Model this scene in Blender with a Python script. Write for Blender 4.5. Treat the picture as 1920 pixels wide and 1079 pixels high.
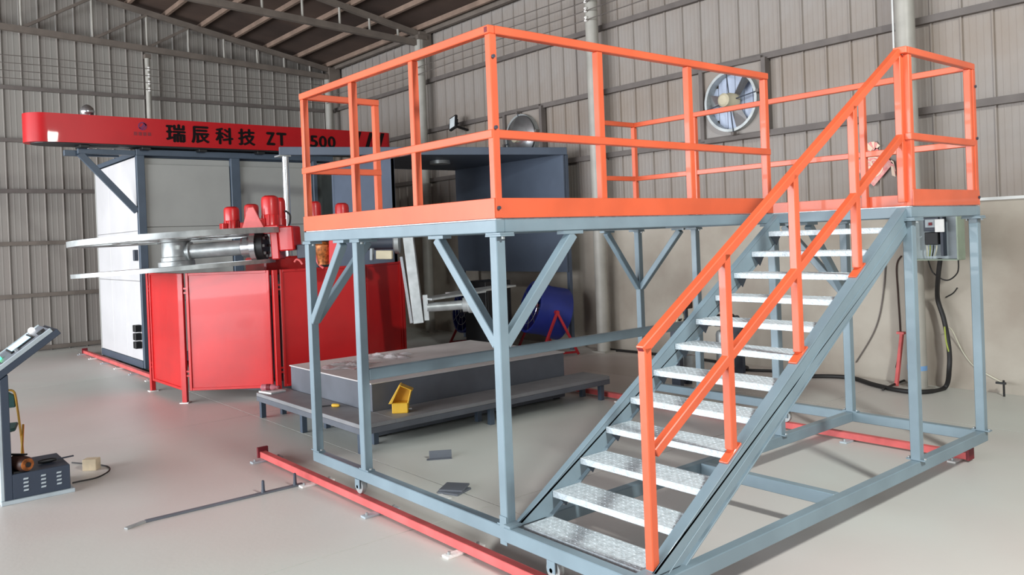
import bpy, bmesh, math, random
from mathutils import Vector, Matrix
random.seed(7)
S = bpy.context.scene
for o in list(bpy.data.objects): bpy.data.objects.remove(o)
COL = S.collection
PI = math.pi

# ------------------------------------------------------------------ camera
YAW, PITCH, ROLL = math.radians(140.3317), math.radians(-.37909), math.radians(-2.20969)
CAM = Vector((3.288, -2.622, 1.755))
FPX, PPY = 1517.55, 454.89
Fv = Vector((math.cos(PITCH)*math.cos(YAW), math.cos(PITCH)*math.sin(YAW), math.sin(PITCH)))
r0 = Vector((math.sin(YAW), -math.cos(YAW), 0)); u0 = r0.cross(Fv)
Rv = r0*math.cos(ROLL) + u0*math.sin(ROLL)
Uv = -r0*math.sin(ROLL) + u0*math.cos(ROLL)
cd = bpy.data.cameras.new('camera'); cam = bpy.data.objects.new('camera', cd); COL.objects.link(cam)
cd.sensor_width = 36; cd.lens = FPX*36/1920; cd.shift_y = -(539.5-PPY)/1920
cd.clip_start = .05; cd.clip_end = 200
M = Matrix((Rv, Uv, -Fv)).transposed().to_4x4(); M.translation = CAM
cam.matrix_world = M
S.camera = cam

def at(x, y, depth):
    """point seen at pixel (x, y) of the 1920x1079 frame at a chosen distance along the view axis"""
    return CAM + (Fv + Rv*(x-960)/FPX - Uv*(y-PPY)/FPX)*depth

# ------------------------------------------------------------------ light
w = bpy.data.worlds.new('world'); S.world = w; w.use_nodes = True
bg = w.node_tree.nodes['Background']
bg.inputs[0].default_value = (.88, .95, 1.0, 1); bg.inputs[1].default_value = 0.45
def area(name, loc, target, sx, sy, power, col):
    l = bpy.data.lights.new(name, 'AREA'); l.shape = 'RECTANGLE'; l.size = sx; l.size_y = sy
    l.energy = power; l.color = col
    o = bpy.data.objects.new(name, l); COL.objects.link(o); o.location = loc
    o.rotation_euler = (Vector(target)-Vector(loc)).to_track_quat('-Z', 'Y').to_euler()
    return o
area('side_door_daylight', (-5.5, -11.5, 2.5), (-5.5, 4, 1.8), 18, 4.2, 3600, (.90, .95, 1.0))
area('hall_floodlight', (5.0, .25, 5.0), (-.5, 2.0, .6), .5, .5, 430, (.95, 1.0, .97))
S.view_settings.view_transform = 'Standard'; S.view_settings.look = 'None'
S.view_settings.exposure = -0.03; S.view_settings.gamma = 1; S.view_settings.use_curve_mapping = False

# ------------------------------------------------------------------ materials
def lin(c):
    return tuple(((v/255)/12.92 if v/255 <= .04045 else ((v/255+.055)/1.055)**2.4) for v in c)
MATS = {}
def mat(name, rgb, rough=.5, metal=0, var=.08, scale=4, bump=0, bscale=60, rgb2=None, emit=0, spec=.5, coord='Object', stretch=None, coat=0):
    m = bpy.data.materials.new(name); m.use_nodes = True
    nt = m.node_tree; b = nt.nodes['Principled BSDF']
    b.inputs['Roughness'].default_value = rough; b.inputs['Metallic'].default_value = metal
    b.inputs['Specular IOR Level'].default_value = spec
    if coat: b.inputs['Coat Weight'].default_value = coat
    c = lin(rgb)
    tc = nt.nodes.new('ShaderNodeTexCoord'); src = tc.outputs[coord]
    if stretch:
        mp = nt.nodes.new('ShaderNodeMapping'); mp.inputs['Scale'].default_value = stretch
        nt.links.new(src, mp.inputs[0]); src = mp.outputs[0]
    n = nt.nodes.new('ShaderNodeTexNoise'); n.inputs['Scale'].default_value = scale; n.inputs['Detail'].default_value = 5
    nt.links.new(src, n.inputs['Vector'])
    r = nt.nodes.new('ShaderNodeValToRGB')
    c2 = lin(rgb2) if rgb2 else tuple(v*(1-var*2) for v in c)
    c1 = c if rgb2 else tuple(min(1, v*(1+var)) for v in c)
    r.color_ramp.elements[0].position = .35; r.color_ramp.elements[0].color = (*c2, 1)
    r.color_ramp.elements[1].position = .65; r.color_ramp.elements[1].color = (*c1, 1)
    nt.links.new(n.outputs['Fac'], r.inputs[0]); nt.links.new(r.outputs[0], b.inputs['Base Color'])
    if bump:
        n2 = nt.nodes.new('ShaderNodeTexNoise'); n2.inputs['Scale'].default_value = bscale
        nt.links.new(src, n2.inputs['Vector'])
        bp = nt.nodes.new('ShaderNodeBump'); bp.inputs['Strength'].default_value = bump; bp.inputs['Distance'].default_value = .01
        nt.links.new(n2.outputs['Fac'], bp.inputs['Height']); nt.links.new(bp.outputs[0], b.inputs['Normal'])
    if emit:
        b.inputs['Emission Color'].default_value = (*c, 1); b.inputs['Emission Strength'].default_value = emit
    MATS[name] = m
    return m
mat('orange', (218, 96, 60), .40, var=.05, scale=3, coat=.2)
mat('steel_blue', (124, 142, 152), .42, var=.06, scale=3, coat=.15)
mat('red', (194, 28, 30), .36, var=.06, scale=2, coat=.15)
mat('boom_red', (180, 18, 26), .38, var=.04, scale=2, spec=.28, coat=.08)
mat('rail_red', (216, 98, 96), .5, var=.10, scale=6)
mat('rail_dark', (120, 30, 40), .6)
mat('galv', (176, 180, 180), .42, .5, var=.10, scale=9)
mat('tread_galv', (206, 215, 220), .40, .1, var=.10, scale=30, bump=.5, bscale=90)
mat('silver', (200, 202, 205), .22, .9, var=.04)
mat('dark_steel', (58, 64, 76), .5, var=.06)
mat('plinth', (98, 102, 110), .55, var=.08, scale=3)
mat('plinth_top_lit', (200, 196, 194), .6, var=.06, scale=2)  # dusty top, base colour raised to stand in for overhead light
mat('step_top', (140, 140, 142), .55, var=.08, scale=3)
mat('hood', (84, 94, 110), .5, var=.06, scale=2)
mat('frame_dark', (72, 84, 98), .45, var=.05)
mat('oven_grey', (160, 160, 156), .5, var=.04, scale=1.5)
mat('oven_side_lit', (204, 202, 203), .5, var=.03, scale=1.5)  # oven panels whitened on this side to stand in for side daylight
mat('oven_dark', (74, 80, 78), .5, var=.06)
mat('black', (22, 22, 24), .5)
mat('rubber', (30, 28, 28), .6)
mat('navy', (48, 58, 74), .45, var=.04)
mat('light_grey', (172, 182, 188), .5)
mat('blue_fan', (34, 48, 130), .4, var=.06)
mat('fan_red', (170, 30, 40), .45)
mat('yellow', (226, 178, 52), .5, var=.06, scale=8)
mat('beige', (196, 186, 160), .7)
mat('wood', (206, 188, 160), .7, var=.1, scale=10)
mat('brass', (190, 150, 70), .3, .8)
mat('copper', (170, 100, 50), .45, .4, var=.3, scale=30)
mat('motor_brown', (60, 36, 28), .5, var=.2)
mat('white', (232, 232, 230), .5)
mat('plaster', (232, 228, 224), .9, var=.05, bump=.4)
mat('paper_pink', (226, 110, 116), .5, rgb2=(238, 180, 168), scale=14)
mat('gold', (244, 214, 190), .5)
mat('film', (214, 208, 210), .12, var=.1, spec=.8)
mat('screen', (170, 215, 245), .3, var=.02, emit=1.2)
mat('lamp_white', (255, 255, 250), .3, var=0, emit=6)
mat('lamp_green', (60, 255, 140), .3, var=0, emit=5)
mat('wire_white', (214, 210, 190), .6)
mat('wire_green', (150, 160, 70), .6)
mat('tape_blue', (120, 160, 205), .5)
mat('box_green', (150, 164, 146), .5)
mat('chair_green', (24, 62, 60), .7)
mat('pipe_grey', (182, 182, 178), .45, var=.06)
mat('letter', (14, 6, 8), .7, spec=.2)
mat('logo', (118, 36, 84), .5)
mat('logo_text', (130, 24, 36), .5)
mat('bottle', (200, 120, 130), .15, spec=.7)
mat('sheet_wall', (152, 146, 142), .55, rgb2=(140, 127, 116), scale=.9, coord='Object')
mat('gable_sheet', (150, 148, 142), .55, rgb2=(138, 128, 122), scale=.8)
mat('girt', (104, 96, 92), .6, var=.08)
mat('column', (168, 164, 156), .45, var=.06)
mat('truss', (112, 102, 94), .6, var=.08)
mat('purlin', (140, 118, 104), .6, var=.1)
mat('roof', (84, 66, 56), .85, rgb2=(58, 44, 38), scale=.7)
mat('shutter_daylit', (176, 186, 206), .3, var=.06, scale=3)  # pale blue stands in for daylight coming through the plastic
mat('glass_lamp', (225, 232, 235), .2)
mat('concrete_wall', (182, 174, 162), .9, rgb2=(160, 149, 137), scale=1.3, bump=.25, bscale=14)
mat('ledge', (214, 214, 212), .6)
# floor: large soft stains over fine grain
def floor_mat():
    m = mat('floor', (206, 204, 198), .42, rgb2=(192, 186, 181), scale=.55, bump=.06, bscale=30, spec=.35)
    nt = m.node_tree; b = nt.nodes['Principled BSDF']
    ramp = [n for n in nt.nodes if n.type == 'VALTORGB'][0]
    tc = [n for n in nt.nodes if n.type == 'TEX_COORD'][0]
    n = nt.nodes.new('ShaderNodeTexNoise'); n.inputs['Scale'].default_value = .28; n.inputs['Detail'].default_value = 3
    nt.links.new(tc.outputs['Object'], n.inputs['Vector'])
    r = nt.nodes.new('ShaderNodeValToRGB')
    r.color_ramp.elements[0].position = .42; r.color_ramp.elements[0].color = (*lin((208, 194, 189)), 1)
    r.color_ramp.elements[1].position = .60; r.color_ramp.elements[1].color = (*lin((200, 207, 199)), 1)
    nt.links.new(n.outputs['Fac'], r.inputs[0])
    mx = nt.nodes.new('ShaderNodeMix'); mx.data_type = 'RGBA'; mx.inputs['Factor'].default_value = .5
    nt.links.new(ramp.outputs[0], mx.inputs['A']); nt.links.new(r.outputs[0], mx.inputs['B'])
    nt.links.new(mx.outputs['Result'], b.inputs['Base Color'])
floor_mat()

# ------------------------------------------------------------------ mesh helpers
class MB:
    def __init__(s): s.v = []; s.f = []
    def add(s, vs, fs):
        n = len(s.v); s.v += [tuple(v) for v in vs]; s.f += [tuple(i+n for i in f) for f in fs]; return s
    def box(s, x0, x1, y0, y1, z0, z1):
        x0, x1 = min(x0, x1), max(x0, x1); y0, y1 = min(y0, y1), max(y0, y1); z0, z1 = min(z0, z1), max(z0, z1)
        return s.add([(x0,y0,z0),(x1,y0,z0),(x1,y1,z0),(x0,y1,z0),(x0,y0,z1),(x1,y0,z1),(x1,y1,z1),(x0,y1,z1)],
                     [(3,2,1,0),(4,5,6,7),(0,1,5,4),(1,2,6,5),(2,3,7,6),(3,0,4,7)])
    def bar(s, p0, p1, w, h, up=(0,0,1)):
        """rectangular bar p0 to p1, w across, h along up"""
        p0, p1 = Vector(p0), Vector(p1); d = (p1-p0).normalized(); u = Vector(up)
        a = d.cross(u)
        if a.length < 1e-4: a = d.cross(Vector((1,0,0)))
        a.normalize(); u = a.cross(d).normalized(); a *= w/2; u *= h/2
        vs = [p+i*a+j*u for p in (p0, p1) for i, j in ((-1,-1),(1,-1),(1,1),(-1,1))]
        return s.add(vs, [(0,1,2,3),(7,6,5,4),(4,5,1,0),(5,6,2,1),(6,7,3,2),(7,4,0,3)])
    def cyl(s, p0, p1, r0, r1=None, n=20, cap=True):
        r1 = r0 if r1 is None else r1
        p0, p1 = Vector(p0), Vector(p1); d = (p1-p0).normalized()
        a = d.cross(Vector((0,0,1)))
        if a.length < 1e-4: a = Vector((1,0,0))
        a.normalize(); b = d.cross(a)
        ring = lambda p, r: [p+(a*math.cos(2*PI*i/n)+b*math.sin(2*PI*i/n))*r for i in range(n)]
        k = len(s.v); fs = [(i, (i+1) % n, n+(i+1) % n, n+i) for i in range(n)]
        if cap: fs += [tuple(range(n))[::-1], tuple(range(n, 2*n))]
        return s.add(ring(p0, r0)+ring(p1, r1), fs)
    def lathe(s, base, axis, prof, n=24):
        """prof: list of (distance along axis, radius); closed with caps"""
        p = Vector(base); d = Vector(axis).normalized(); a = d.cross(Vector((0,0,1)))
        if a.length < 1e-4: a = Vector((1,0,0))
        a.normalize(); b = d.cross(a); vs = []
        for t, r in prof: vs += [p+d*t+(a*math.cos(2*PI*i/n)+b*math.sin(2*PI*i/n))*max(r,.0005) for i in range(n)]
        fs = [(k*n+i, k*n+(i+1) % n, (k+1)*n+(i+1) % n, (k+1)*n+i) for k in range(len(prof)-1) for i in range(n)]
        fs += [tuple(range(n))[::-1], tuple(range((len(prof)-1)*n, len(prof)*n))]
        return s.add(vs, fs)
    def torus(s, c, axis, R, r, n=40, m=8, flat=None):
        c = Vector(c); d = Vector(axis).normalized(); a = d.cross(Vector((0,0,1)))
        if a.length < 1e-4: a = Vector((1,0,0))
        a.normalize(); b = d.cross(a); vs = []; fs = []
        for i in range(n):
            e = a*math.cos(2*PI*i/n)+b*math.sin(2*PI*i/n)
            if flat:   # rectangular section: flat = (radial width, height)
                for du, dv in ((-1,-1),(1,-1),(1,1),(-1,1)): vs.append(c+e*(R+du*flat[0]/2)+d*dv*flat[1]/2)
            else:
                for j in range(m): vs.append(c+e*(R+r*math.cos(2*PI*j/m))+d*r*math.sin(2*PI*j/m))
        k = 4 if flat else m
        for i in range(n):
            for j in range(k): fs.append((i*k+j, ((i+1) % n)*k+j, ((i+1) % n)*k+(j+1) % k, i*k+(j+1) % k))
        return s.add(vs, fs)
    def sweep(s, pts, r, n=8, sub=6):
        """smooth tube through points (Catmull-Rom)"""
        P = [Vector(p) for p in pts]; Q = []
        for i in range(len(P)-1):
            a, b, c, d = P[max(i-1,0)], P[i], P[i+1], P[min(i+2,len(P)-1)]
            for k in range(sub):
                t = k/sub
                Q.append(.5*((2*b)+(c-a)*t+(2*a-5*b+4*c-d)*t*t+(3*b-a-3*c+d)*t**3))
        Q.append(P[-1]); vs = []; last = None
        for i, q in enumerate(Q):
            t = (Q[min(i+1,len(Q)-1)]-Q[max(i-1,0)]).normalized()
            if last is None:
                a = t.cross(Vector((0,0,1)))
                if a.length < 1e-3: a = t.cross(Vector((1,0,0)))
            else: a = last - t*last.dot(t)
            a.normalize(); last = a; b = t.cross(a)
            vs += [q+(a*math.cos(2*PI*j/n)+b*math.sin(2*PI*j/n))*r for j in range(n)]
        fs = [(i*n+j, i*n+(j+1) % n, (i+1)*n+(j+1) % n, (i+1)*n+j) for i in range(len(Q)-1) for j in range(n)]
        fs += [tuple(range(n))[::-1], tuple(range((len(Q)-1)*n, len(Q)*n))]
        return s.add(vs, fs)
    def prism(s, poly, o, ex, ey, ez, t):
        """polygon (list of 2D) in plane ex, ey from origin o, extruded t along ez"""
        o, ex, ey, ez = Vector(o), Vector(ex), Vector(ey), Vector(ez); n = len(poly)
        A = [o+ex*x+ey*y for x, y in poly]; B = [p+ez*t for p in A]
        return s.add(A+B, [tuple(range(n))[::-1], tuple(range(n, 2*n))]+[(i, (i+1) % n, n+(i+1) % n, n+i) for i in range(n)])
    def mesh(s, name, material, bevel=0, smooth=False):
        m = bpy.data.meshes.new(name); m.from_pydata(s.v, [], s.f)
        bm = bmesh.new(); bm.from_mesh(m)
        bmesh.ops.recalc_face_normals(bm, faces=bm.faces)
        if bevel:
            bmesh.ops.bevel(bm, geom=list(bm.edges), offset=bevel, segments=1, affect='EDGES', clamp_overlap=True)
        bm.to_mesh(m); bm.free()
        m.materials.append(MATS[material])
        if smooth:
            for p in m.polygons: p.use_smooth = True
            m.set_sharp_from_angle(angle=math.radians(38))
        return m
    def build(s, name, material, parent=None, bevel=0, smooth=False):
        return put(name, s.mesh(name, material, bevel, smooth), parent)
def put(name, mesh, parent=None, loc=(0,0,0), rot=(0,0,0), scale=(1,1,1)):
    o = bpy.data.objects.new(name, mesh); COL.objects.link(o); o.parent = parent
    o.location = loc; o.rotation_euler = rot; o.scale = scale
    return o
def tag(o, label, cat, group=None):
    o['label'] = label; o['category'] = cat
    if group: o['group'] = group
    return o
def thing(name, label, cat, loc=(0,0,0), rotz=0, group=None):
    o = bpy.data.objects.new(name, None); COL.objects.link(o); o.location = loc; o.rotation_euler = (0,0,rotz)
    o.empty_display_size = .1
    return tag(o, label, cat, group)
def struct(o, label, cat):
    o['kind'] = 'structure'; o['label'] = label; o['category'] = cat; return o
def copy_tree(o, parent=None, loc=None, rot=None):
    c = o.copy(); COL.objects.link(c); c.parent = parent
    if loc is not None: c.location = loc
    if rot is not None: c.rotation_euler = rot
    for ch in list(o.children): copy_tree(ch, c)
    return c
def B(*a): return MB().box(*a)

# ================================================================== THE HALL
XG, YW = -13.7, 6.3                 # gable sheet plane, long wall plane
RS = .187                           # roof slope
def roof_z(y): return 5.80 + RS*(YW-y)
# ---- floor of slabs with saw-cut joints
fl = struct(MB().box(-16, 9, -15, 9, -.14, -.012).build('floor', 'floor'), 'grey concrete hall floor under the slabs', 'floor')
xs = [-15.9, -13.2, -9.1, -5.0, -.92, 3.2, 8.9]; ys = [-14.9, -11.7, -7.6, -3.5, .63, 4.75, 8.9]
for i in range(len(xs)-1):
    for j in range(len(ys)-1):
        B(xs[i]+.004, xs[i+1]-.004, ys[j]+.004, ys[j+1]-.004, -.05, 0).build('slab', 'floor', fl)
# ---- roof
ct = MB()
ct.prism([(-15.5, roof_z(-15.5+9)), (YW+.25, roof_z(YW+.25)), (YW+.25, roof_z(YW+.25)+.06), (-4.5, roof_z(-4.5)+.06), (-15, roof_z(-4.5)-1.9), (-15, roof_z(-4.5)-1.96), (-4.5, roof_z(-4.5))][1:],
         (-15, 0, 0), (0,1,0), (0,0,1), (1,0,0), 22)
ceil = struct(ct.build('ceiling', 'roof'), 'dark rust-brown sheet roof above the hall', 'ceiling')
for k in range(16):
    y = 5.99 - .695*k
    z = roof_z(y) - .045 if y > -4.5 else roof_z(-4.5)-(-4.5-y)*.18-.045
    MB().box(-13.6, 5.5, y-.03, y+.03, z-.05, z+.04).build('purlin', 'purlin', ceil)
B(-13.6, 5.5, 6.12, 6.2, roof_z(6.16)-.12, roof_z(6.16)-.02).build('eave_beam', 'truss', ceil)
# ---- sheet panels
def sheet_mesh(name, wdt, h, material, small=2):
    """vertical profiled sheet: flat pan, one tall rib at its edge, small stiffening ribs; faces +normal = -Y local"""
    prof = [(0, 0), (.008, .026), (.022, .026), (.030, 0)]
    step = (wdt-.030)/(small+1)
    for k in range(small):
        x = .030+step*(k+1)
        prof += [(x-.014, 0), (x-.007, .002), (x+.007, .002), (x+.014, 0)]
    prof.append((wdt-.002, 0))
    n = len(prof); vs = []; fs = []
    for z in (0, h):
        vs += [(x, -d, z) for x, d in prof]
    fs = [(i, i+1, n+i+1, n+i) for i in range(n-1)]
    m = bpy.data.meshes.new(name); m.from_pydata(vs, [], fs); m.materials.append(MATS[material]); return m
zc = 1.97
wl = struct(B(-13.9, 6.5, YW+.02, YW+.06, zc, roof_z(YW)+.02).build('wall_right', 'girt'), 'long side wall of ribbed grey sheets above a concrete base', 'wall')
wm = sheet_mesh('panel', .295, roof_z(YW)-zc, 'sheet_wall', 3)
k = 0
while -13.7+.295*k < 6.2:
    put('panel', wm, wl, (-13.7+.295*k, YW, zc)); k += 1
wb = B(-13.9, 6.5, YW-.02, YW+.25, 0, zc-.03).build('concrete_base', 'concrete_wall', wl)
B(-13.7, 6.5, YW-.05, YW+.02, zc-.03, zc).build('ledge', 'ledge', wl)
gb = struct(B(XG-.06, XG-.02, -14, YW, 0, 5.8).build('wall_left', 'girt'), 'gable end wall of narrow ribbed grey sheets', 'wall')
gm = sheet_mesh('panel', .30, 1, 'gable_sheet', 2)
k = 0
while YW-.3*(k+1) > -14:
    y0 = YW-.30*(k+1)
    zt = min(roof_z(y0+.3), roof_z(-4.5)-(max(0, -4.5-y0))*.18)
    put('panel', gm, gb, (XG, y0, 0), (0, 0, PI/2), (1, 1, zt)); k += 1
# ---- girts
for z in (2.92, 3.87, 4.83):
    MB().bar((-13.6, YW-.055, z), (6.4, YW-.055, z), .06, .075).build('girt', 'girt', wl)
for z in (.06, 1.03, 1.98, 2.93, 3.85, 4.80):
    MB().bar((XG+.05, -13.5, z), (XG+.05, 6.2, z), .05, .07).build('girt', 'girt' if z > 2.5 else 'truss', gb)
# ---- columns (round pipe with a light strip conduit)
def column(x, y, h, r, label, name):
    t = struct(thing(name, label, 'column', (x, y, 0)), label, 'column')
    MB().cyl((0,0,0), (0,0,h), r, n=28).build('shaft', 'column', t, smooth=True)
    B(-r*1.4, r*1.4, -r*1.2, r*1.2, 0, .02).build('base_plate', 'column', t)
    B(-r*1.3, r*1.3, -r*1.1, r*1.1, h-.02, h+.06).build('cap_plate', 'truss', t)
    return t
for i, x in enumerate((-9.68, -5.1, -.56, 4.0)):
    c = column(x, 6.02, roof_z(6.02)-.25, .095, 'round grey steel column standing against the long side wall', 'trim_%d' % (i+1))
    c['group'] = 'columns along the side wall'
    if -1 < x < 1:
        MB().cyl((0, 0, .20), (0, 0, .25), .0965, n=28, cap=False).build('tape_band', 'tape_blue', c, smooth=True)
        MB().cyl((-.115, -.02, 2.0), (-.115, -.02, roof_z(6.02)-.3), .012, n=8).build('conduit', 'ledge', c, smooth=True)
c = column(-13.42, 2.13, 5.55, .05, 'slim round column with chipped paint in the gable wall', 'trim_5')
c = column(-13.42, 6.0, 5.5, .085, 'round column in the corner of gable and side wall', 'trim_6')
# ---- trusses
def truss(x, label, name):
    t = struct(thing(name, label, 'truss', (x, 0, 0)), label, 'truss')
    def bz(y): return 5.52 + .047*(6.1-y) if y > -4.5 else 5.52+.047*10.6
    def tz(y): return roof_z(y)-.16
    MB().bar((0, 6.15, tz(6.15)), (0, -4.5, tz(-4.5)), .09, .10).build('top_chord', 'truss', t)
    MB().bar((0, 6.15, bz(6.15)), (0, -4.5, bz(-4.5)), .09, .11).build('bottom_chord', 'truss', t)
    vy = [5.55, 4.95, 4.35, 3.64, 2.92, 2.13, 1.16, .0, -1.2, -2.4]
    for y in vy:
        MB().cyl((0, y, bz(y)+.04), (0, y, tz(y)-.04), .022, n=10).build('web_post', 'column', t, smooth=True)
    for a, b in zip(vy[4:], vy[5:]):
        MB().bar((0, b+.03, bz(b)+.05), (0, a, tz(a)-.05), .05, .05).build('web_diagonal', 'truss', t)
    B(-.09, .09, 5.98, 6.24, bz(6.1)-.12, tz(6.1)+.06).build('end_plate', 'truss', t)
truss(-13.38, 'steel roof truss against the gable wall', 'trim_7')
truss(-9.68, 'steel roof truss resting on the side wall columns', 'trim_8')

# ================================================================== STAIR PLATFORM ON RAILS
ZB, ZD, ZT = .165, 1.849, 2.865     # underside of base frame, top of deck frame, top of guard rail
LX, SX, YE, YS = -2.26, .976, 3.651, 2.564
BH, TW = .075, .06                  # beam height, leg tube
plat = thing('access_platform', 'rolling steel work platform with orange guard rails and a flight of grey stairs', 'platform', (0,0,0))
def pl(name, mb, m='steel_blue', bevel=.004, parent=None): return mb.build(name, m, parent or plat, bevel)
def bm_(x0, x1, y0, y1, z0, z1): return B(x0, x1, y0, y1, z0, z1)
# base frame
pl('base_beam', bm_(LX, -.001, 0, TW, ZB, ZB+BH))
pl('base_beam', bm_(.001, SX, -.03, TW-.03, ZB+.012, ZB+BH+.012))
pl('base_beam', bm_(SX-TW, SX, TW-.03, YE, ZB, ZB+BH))
pl('base_beam', bm_(LX, SX-TW, YE-TW, YE, ZB, ZB+BH))
pl('base_beam', bm_(-TW, 0, TW, YE-TW, ZB, ZB+BH))
pl('base_beam', bm_(0, SX-TW, 1.62, 1.68, ZB, ZB+BH))
# deck frame
z0 = ZD-.068
pl('deck_beam', bm_(LX, 0, 0, TW, z0, ZD))
pl('deck_beam', bm_(-TW, 0, TW, YE-TW, z0, ZD))
pl('deck_beam', bm_(LX, SX, YE-TW, YE, z0, ZD))
pl('deck_beam', bm_(SX-TW, SX, YS, YE-TW, z0, ZD))
pl('deck_beam', bm_(0, SX-TW, YS, YS+TW, z0, ZD))
pl('deck_beam', bm_(LX, LX+TW, TW, .65, z0, ZD))
pl('deck_beam', bm_(LX, LX+TW, 3.10, YE-TW, z0, ZD))
pl('deck_beam', bm_(LX+TW, -1.485, .59, .65, z0, ZD))
pl('deck_beam', bm_(LX+TW, -1.485, 3.10, 3.16, z0, ZD))
pl('deck_beam', bm_(-1.545, -1.485, .65, 3.10, z0, ZD))
for y in (1.25, 1.88, 2.5): pl('deck_beam', bm_(-1.485, -TW, y-.025, y+.025, z0+.01, ZD-.004))
pl('deck_plate', bm_(-1.50, -.012, .012, YE-.012, ZD, ZD+.006), 'tread_galv', 0)
pl('deck_plate', bm_(LX+.012, -1.50, .012, .645, ZD, ZD+.006), 'tread_galv', 0)
pl('deck_plate', bm_(LX+.012, -1.50, 3.105, YE-.012, ZD, ZD+.006), 'tread_galv', 0)
pl('deck_plate', bm_(-.012, SX-.012, YS+.006, YE-.012, ZD, ZD+.006), 'tread_galv', 0)
# legs with flange plates
legs = [(-TW, 0), (-1.545, 0), (LX, 0), (LX, YE-TW), (-1.545, YE-TW), (-TW, YE-TW), (-TW, YS), (SX-TW, YS), (SX-TW, YE-TW)]
for x, y in legs:
    pl('leg', bm_(x, x+TW, y, y+TW, ZB+BH, z0-.02))
    for dz in (0, .0105):
        pl('flange_plate', bm_(x-.035+.003*(dz > 0), x+TW+.035-.003*(dz > 0), y-(.0 if y < .01 else .035), y+TW+.035*(y < YE-.1), z0-.021+dz, z0-.011+dz), bevel=.001)
    for dx in (-.02, TW+.02):
        pl('bolt', MB().cyl((x+dx, y+.03, z0-.034), (x+dx, y+.03, z0-.020), .009, n=6), 'galv', 0)
        pl('bolt', MB().cyl((x+dx, y+.03, ZB+BH), (x+dx, y+.03, ZB+BH+.018), .009, n=6), 'galv', 0)
    pl('foot_plate', bm_(x-.03, x+TW+.03, y+.003, y+TW-.003, ZB+BH+.0005, ZB+BH+.009), bevel=.001)
# braces: leg, direction
ZBR = 1.19
def brace(lx, ly, dx, dy, L=.54):
    cx, cy = lx+TW/2, ly+TW/2
    p0 = Vector((cx+dx*.02, cy+dy*.02, ZBR)); p1 = Vector((cx+dx*L, cy+dy*L, z0-.022))
    pl('brace', MB().bar(p0, p1, .055, .055))
    fx, fy = cx+dx*(L-.01), cy+dy*(L-.01)
    pl('flange_plate', bm_(fx-(.075 if dx else .03), fx+(.075 if dx else .03), fy-(.075 if dy else .03), fy+(.075 if dy else .03), z0-.021, z0-.002), bevel=.001)
brace(-TW, 0, -1, 0); brace(-TW, 0, 0, 1)
brace(LX, 0, 1, 0, .50); brace(LX, 0, 0, 1, .48)
brace(LX, YE-TW, 1, 0); brace(LX, YE-TW, 0, -1, .46)
brace(-TW, YE-TW, -1, 0); brace(-TW, YE-TW, 0, -1)
# low side beam between the inner legs
pl('low_beam', bm_(-1.535, -1.485, TW, YE-TW, .835, .91))
# guard rails
RT = .045
def rails(ax, a, b, c, posts, zs=(ZT, 2.32), m='orange', side=1):
    """ax 'x': rail runs in x from a to b at y=c..c+RT ; 'y': runs in y at x=c-RT..c ; toe board on the outer face"""
    for z in zs:
        if ax == 'x': pl('rail', bm_(a, b, c, c+RT, z-RT, z), m)
        else: pl('rail', bm_(c-RT, c, a, b, z-RT, z), m)
    if ax == 'x': pl('toe_board', bm_(a, b, c-.001, c+.006, ZD+.007, ZD+.113), m, .002)
    else: pl('toe_board', bm_(c-.006, c+.001, a, b, ZD+.007, ZD+.113), m, .002)
    for p in posts:
        if ax == 'x': pl('rail_post', bm_(p, p+RT, c+.0065, c+RT+.0065, ZD+.007, ZT-RT), m)
        else: pl('rail_post', bm_(c-RT-.0065, c-.0065, p, p+RT, ZD+.007, ZT-RT), m)
rails('x', LX, -.003, 0, (LX+.002, -1.53, -.79, -RT))
rails('y', RT, YS, 0, (.81, 1.645, YS-RT))
rails('y', RT, .65, LX+RT, (.65-RT,))
rails('y', 3.10, YE-RT, LX+RT, (3.10,))
rails('y', YS+.04, YE-RT, SX, (YE-2*RT,))
pl('rail', bm_(LX+.003, SX-.003, YE-RT, YE, ZT-RT, ZT), 'orange'); pl('rail', bm_(LX+.003, SX-.003, YE-RT, YE, 2.275, 2.32), 'orange')
pl('open_tube_shade', bm_(-.036, -.012, -.0015, .001, ZT-.037, ZT-.009), 'rail_dark', 0)  # dark plate on the closed tube stands in for its shaded inside
pl('open_tube_shade', bm_(LX-.0015, LX+.001, .009, .036, ZT-.037, ZT-.009), 'rail_dark', 0)
pl('open_tube_shade', bm_(LX+.009, LX+.036, 3.0985, 3.101, ZT-.037, ZT-.009), 'rail_dark', 0)
pl('toe_board', bm_(LX, SX, YE-.006, YE+.001, ZD+.007, ZD+.113), 'orange', .002)
for p in (LX+.002, -1.50, -.76, .13, SX-RT): pl('rail_post', bm_(p, p+RT, YE-RT-.0065, YE-.0065, ZD+.007, ZT-RT), 'orange')
for z in (2.70, 2.33, 1.91):
    pl('bolt', MB().cyl((.0, .022, z), (.012, .022, z), .010, n=8), 'dark_steel', 0)
    pl('bolt', MB().cyl((SX-.01, YE-.022, z), (SX+.010, YE-.022, z), .010, n=8), 'dark_steel', 0)
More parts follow.
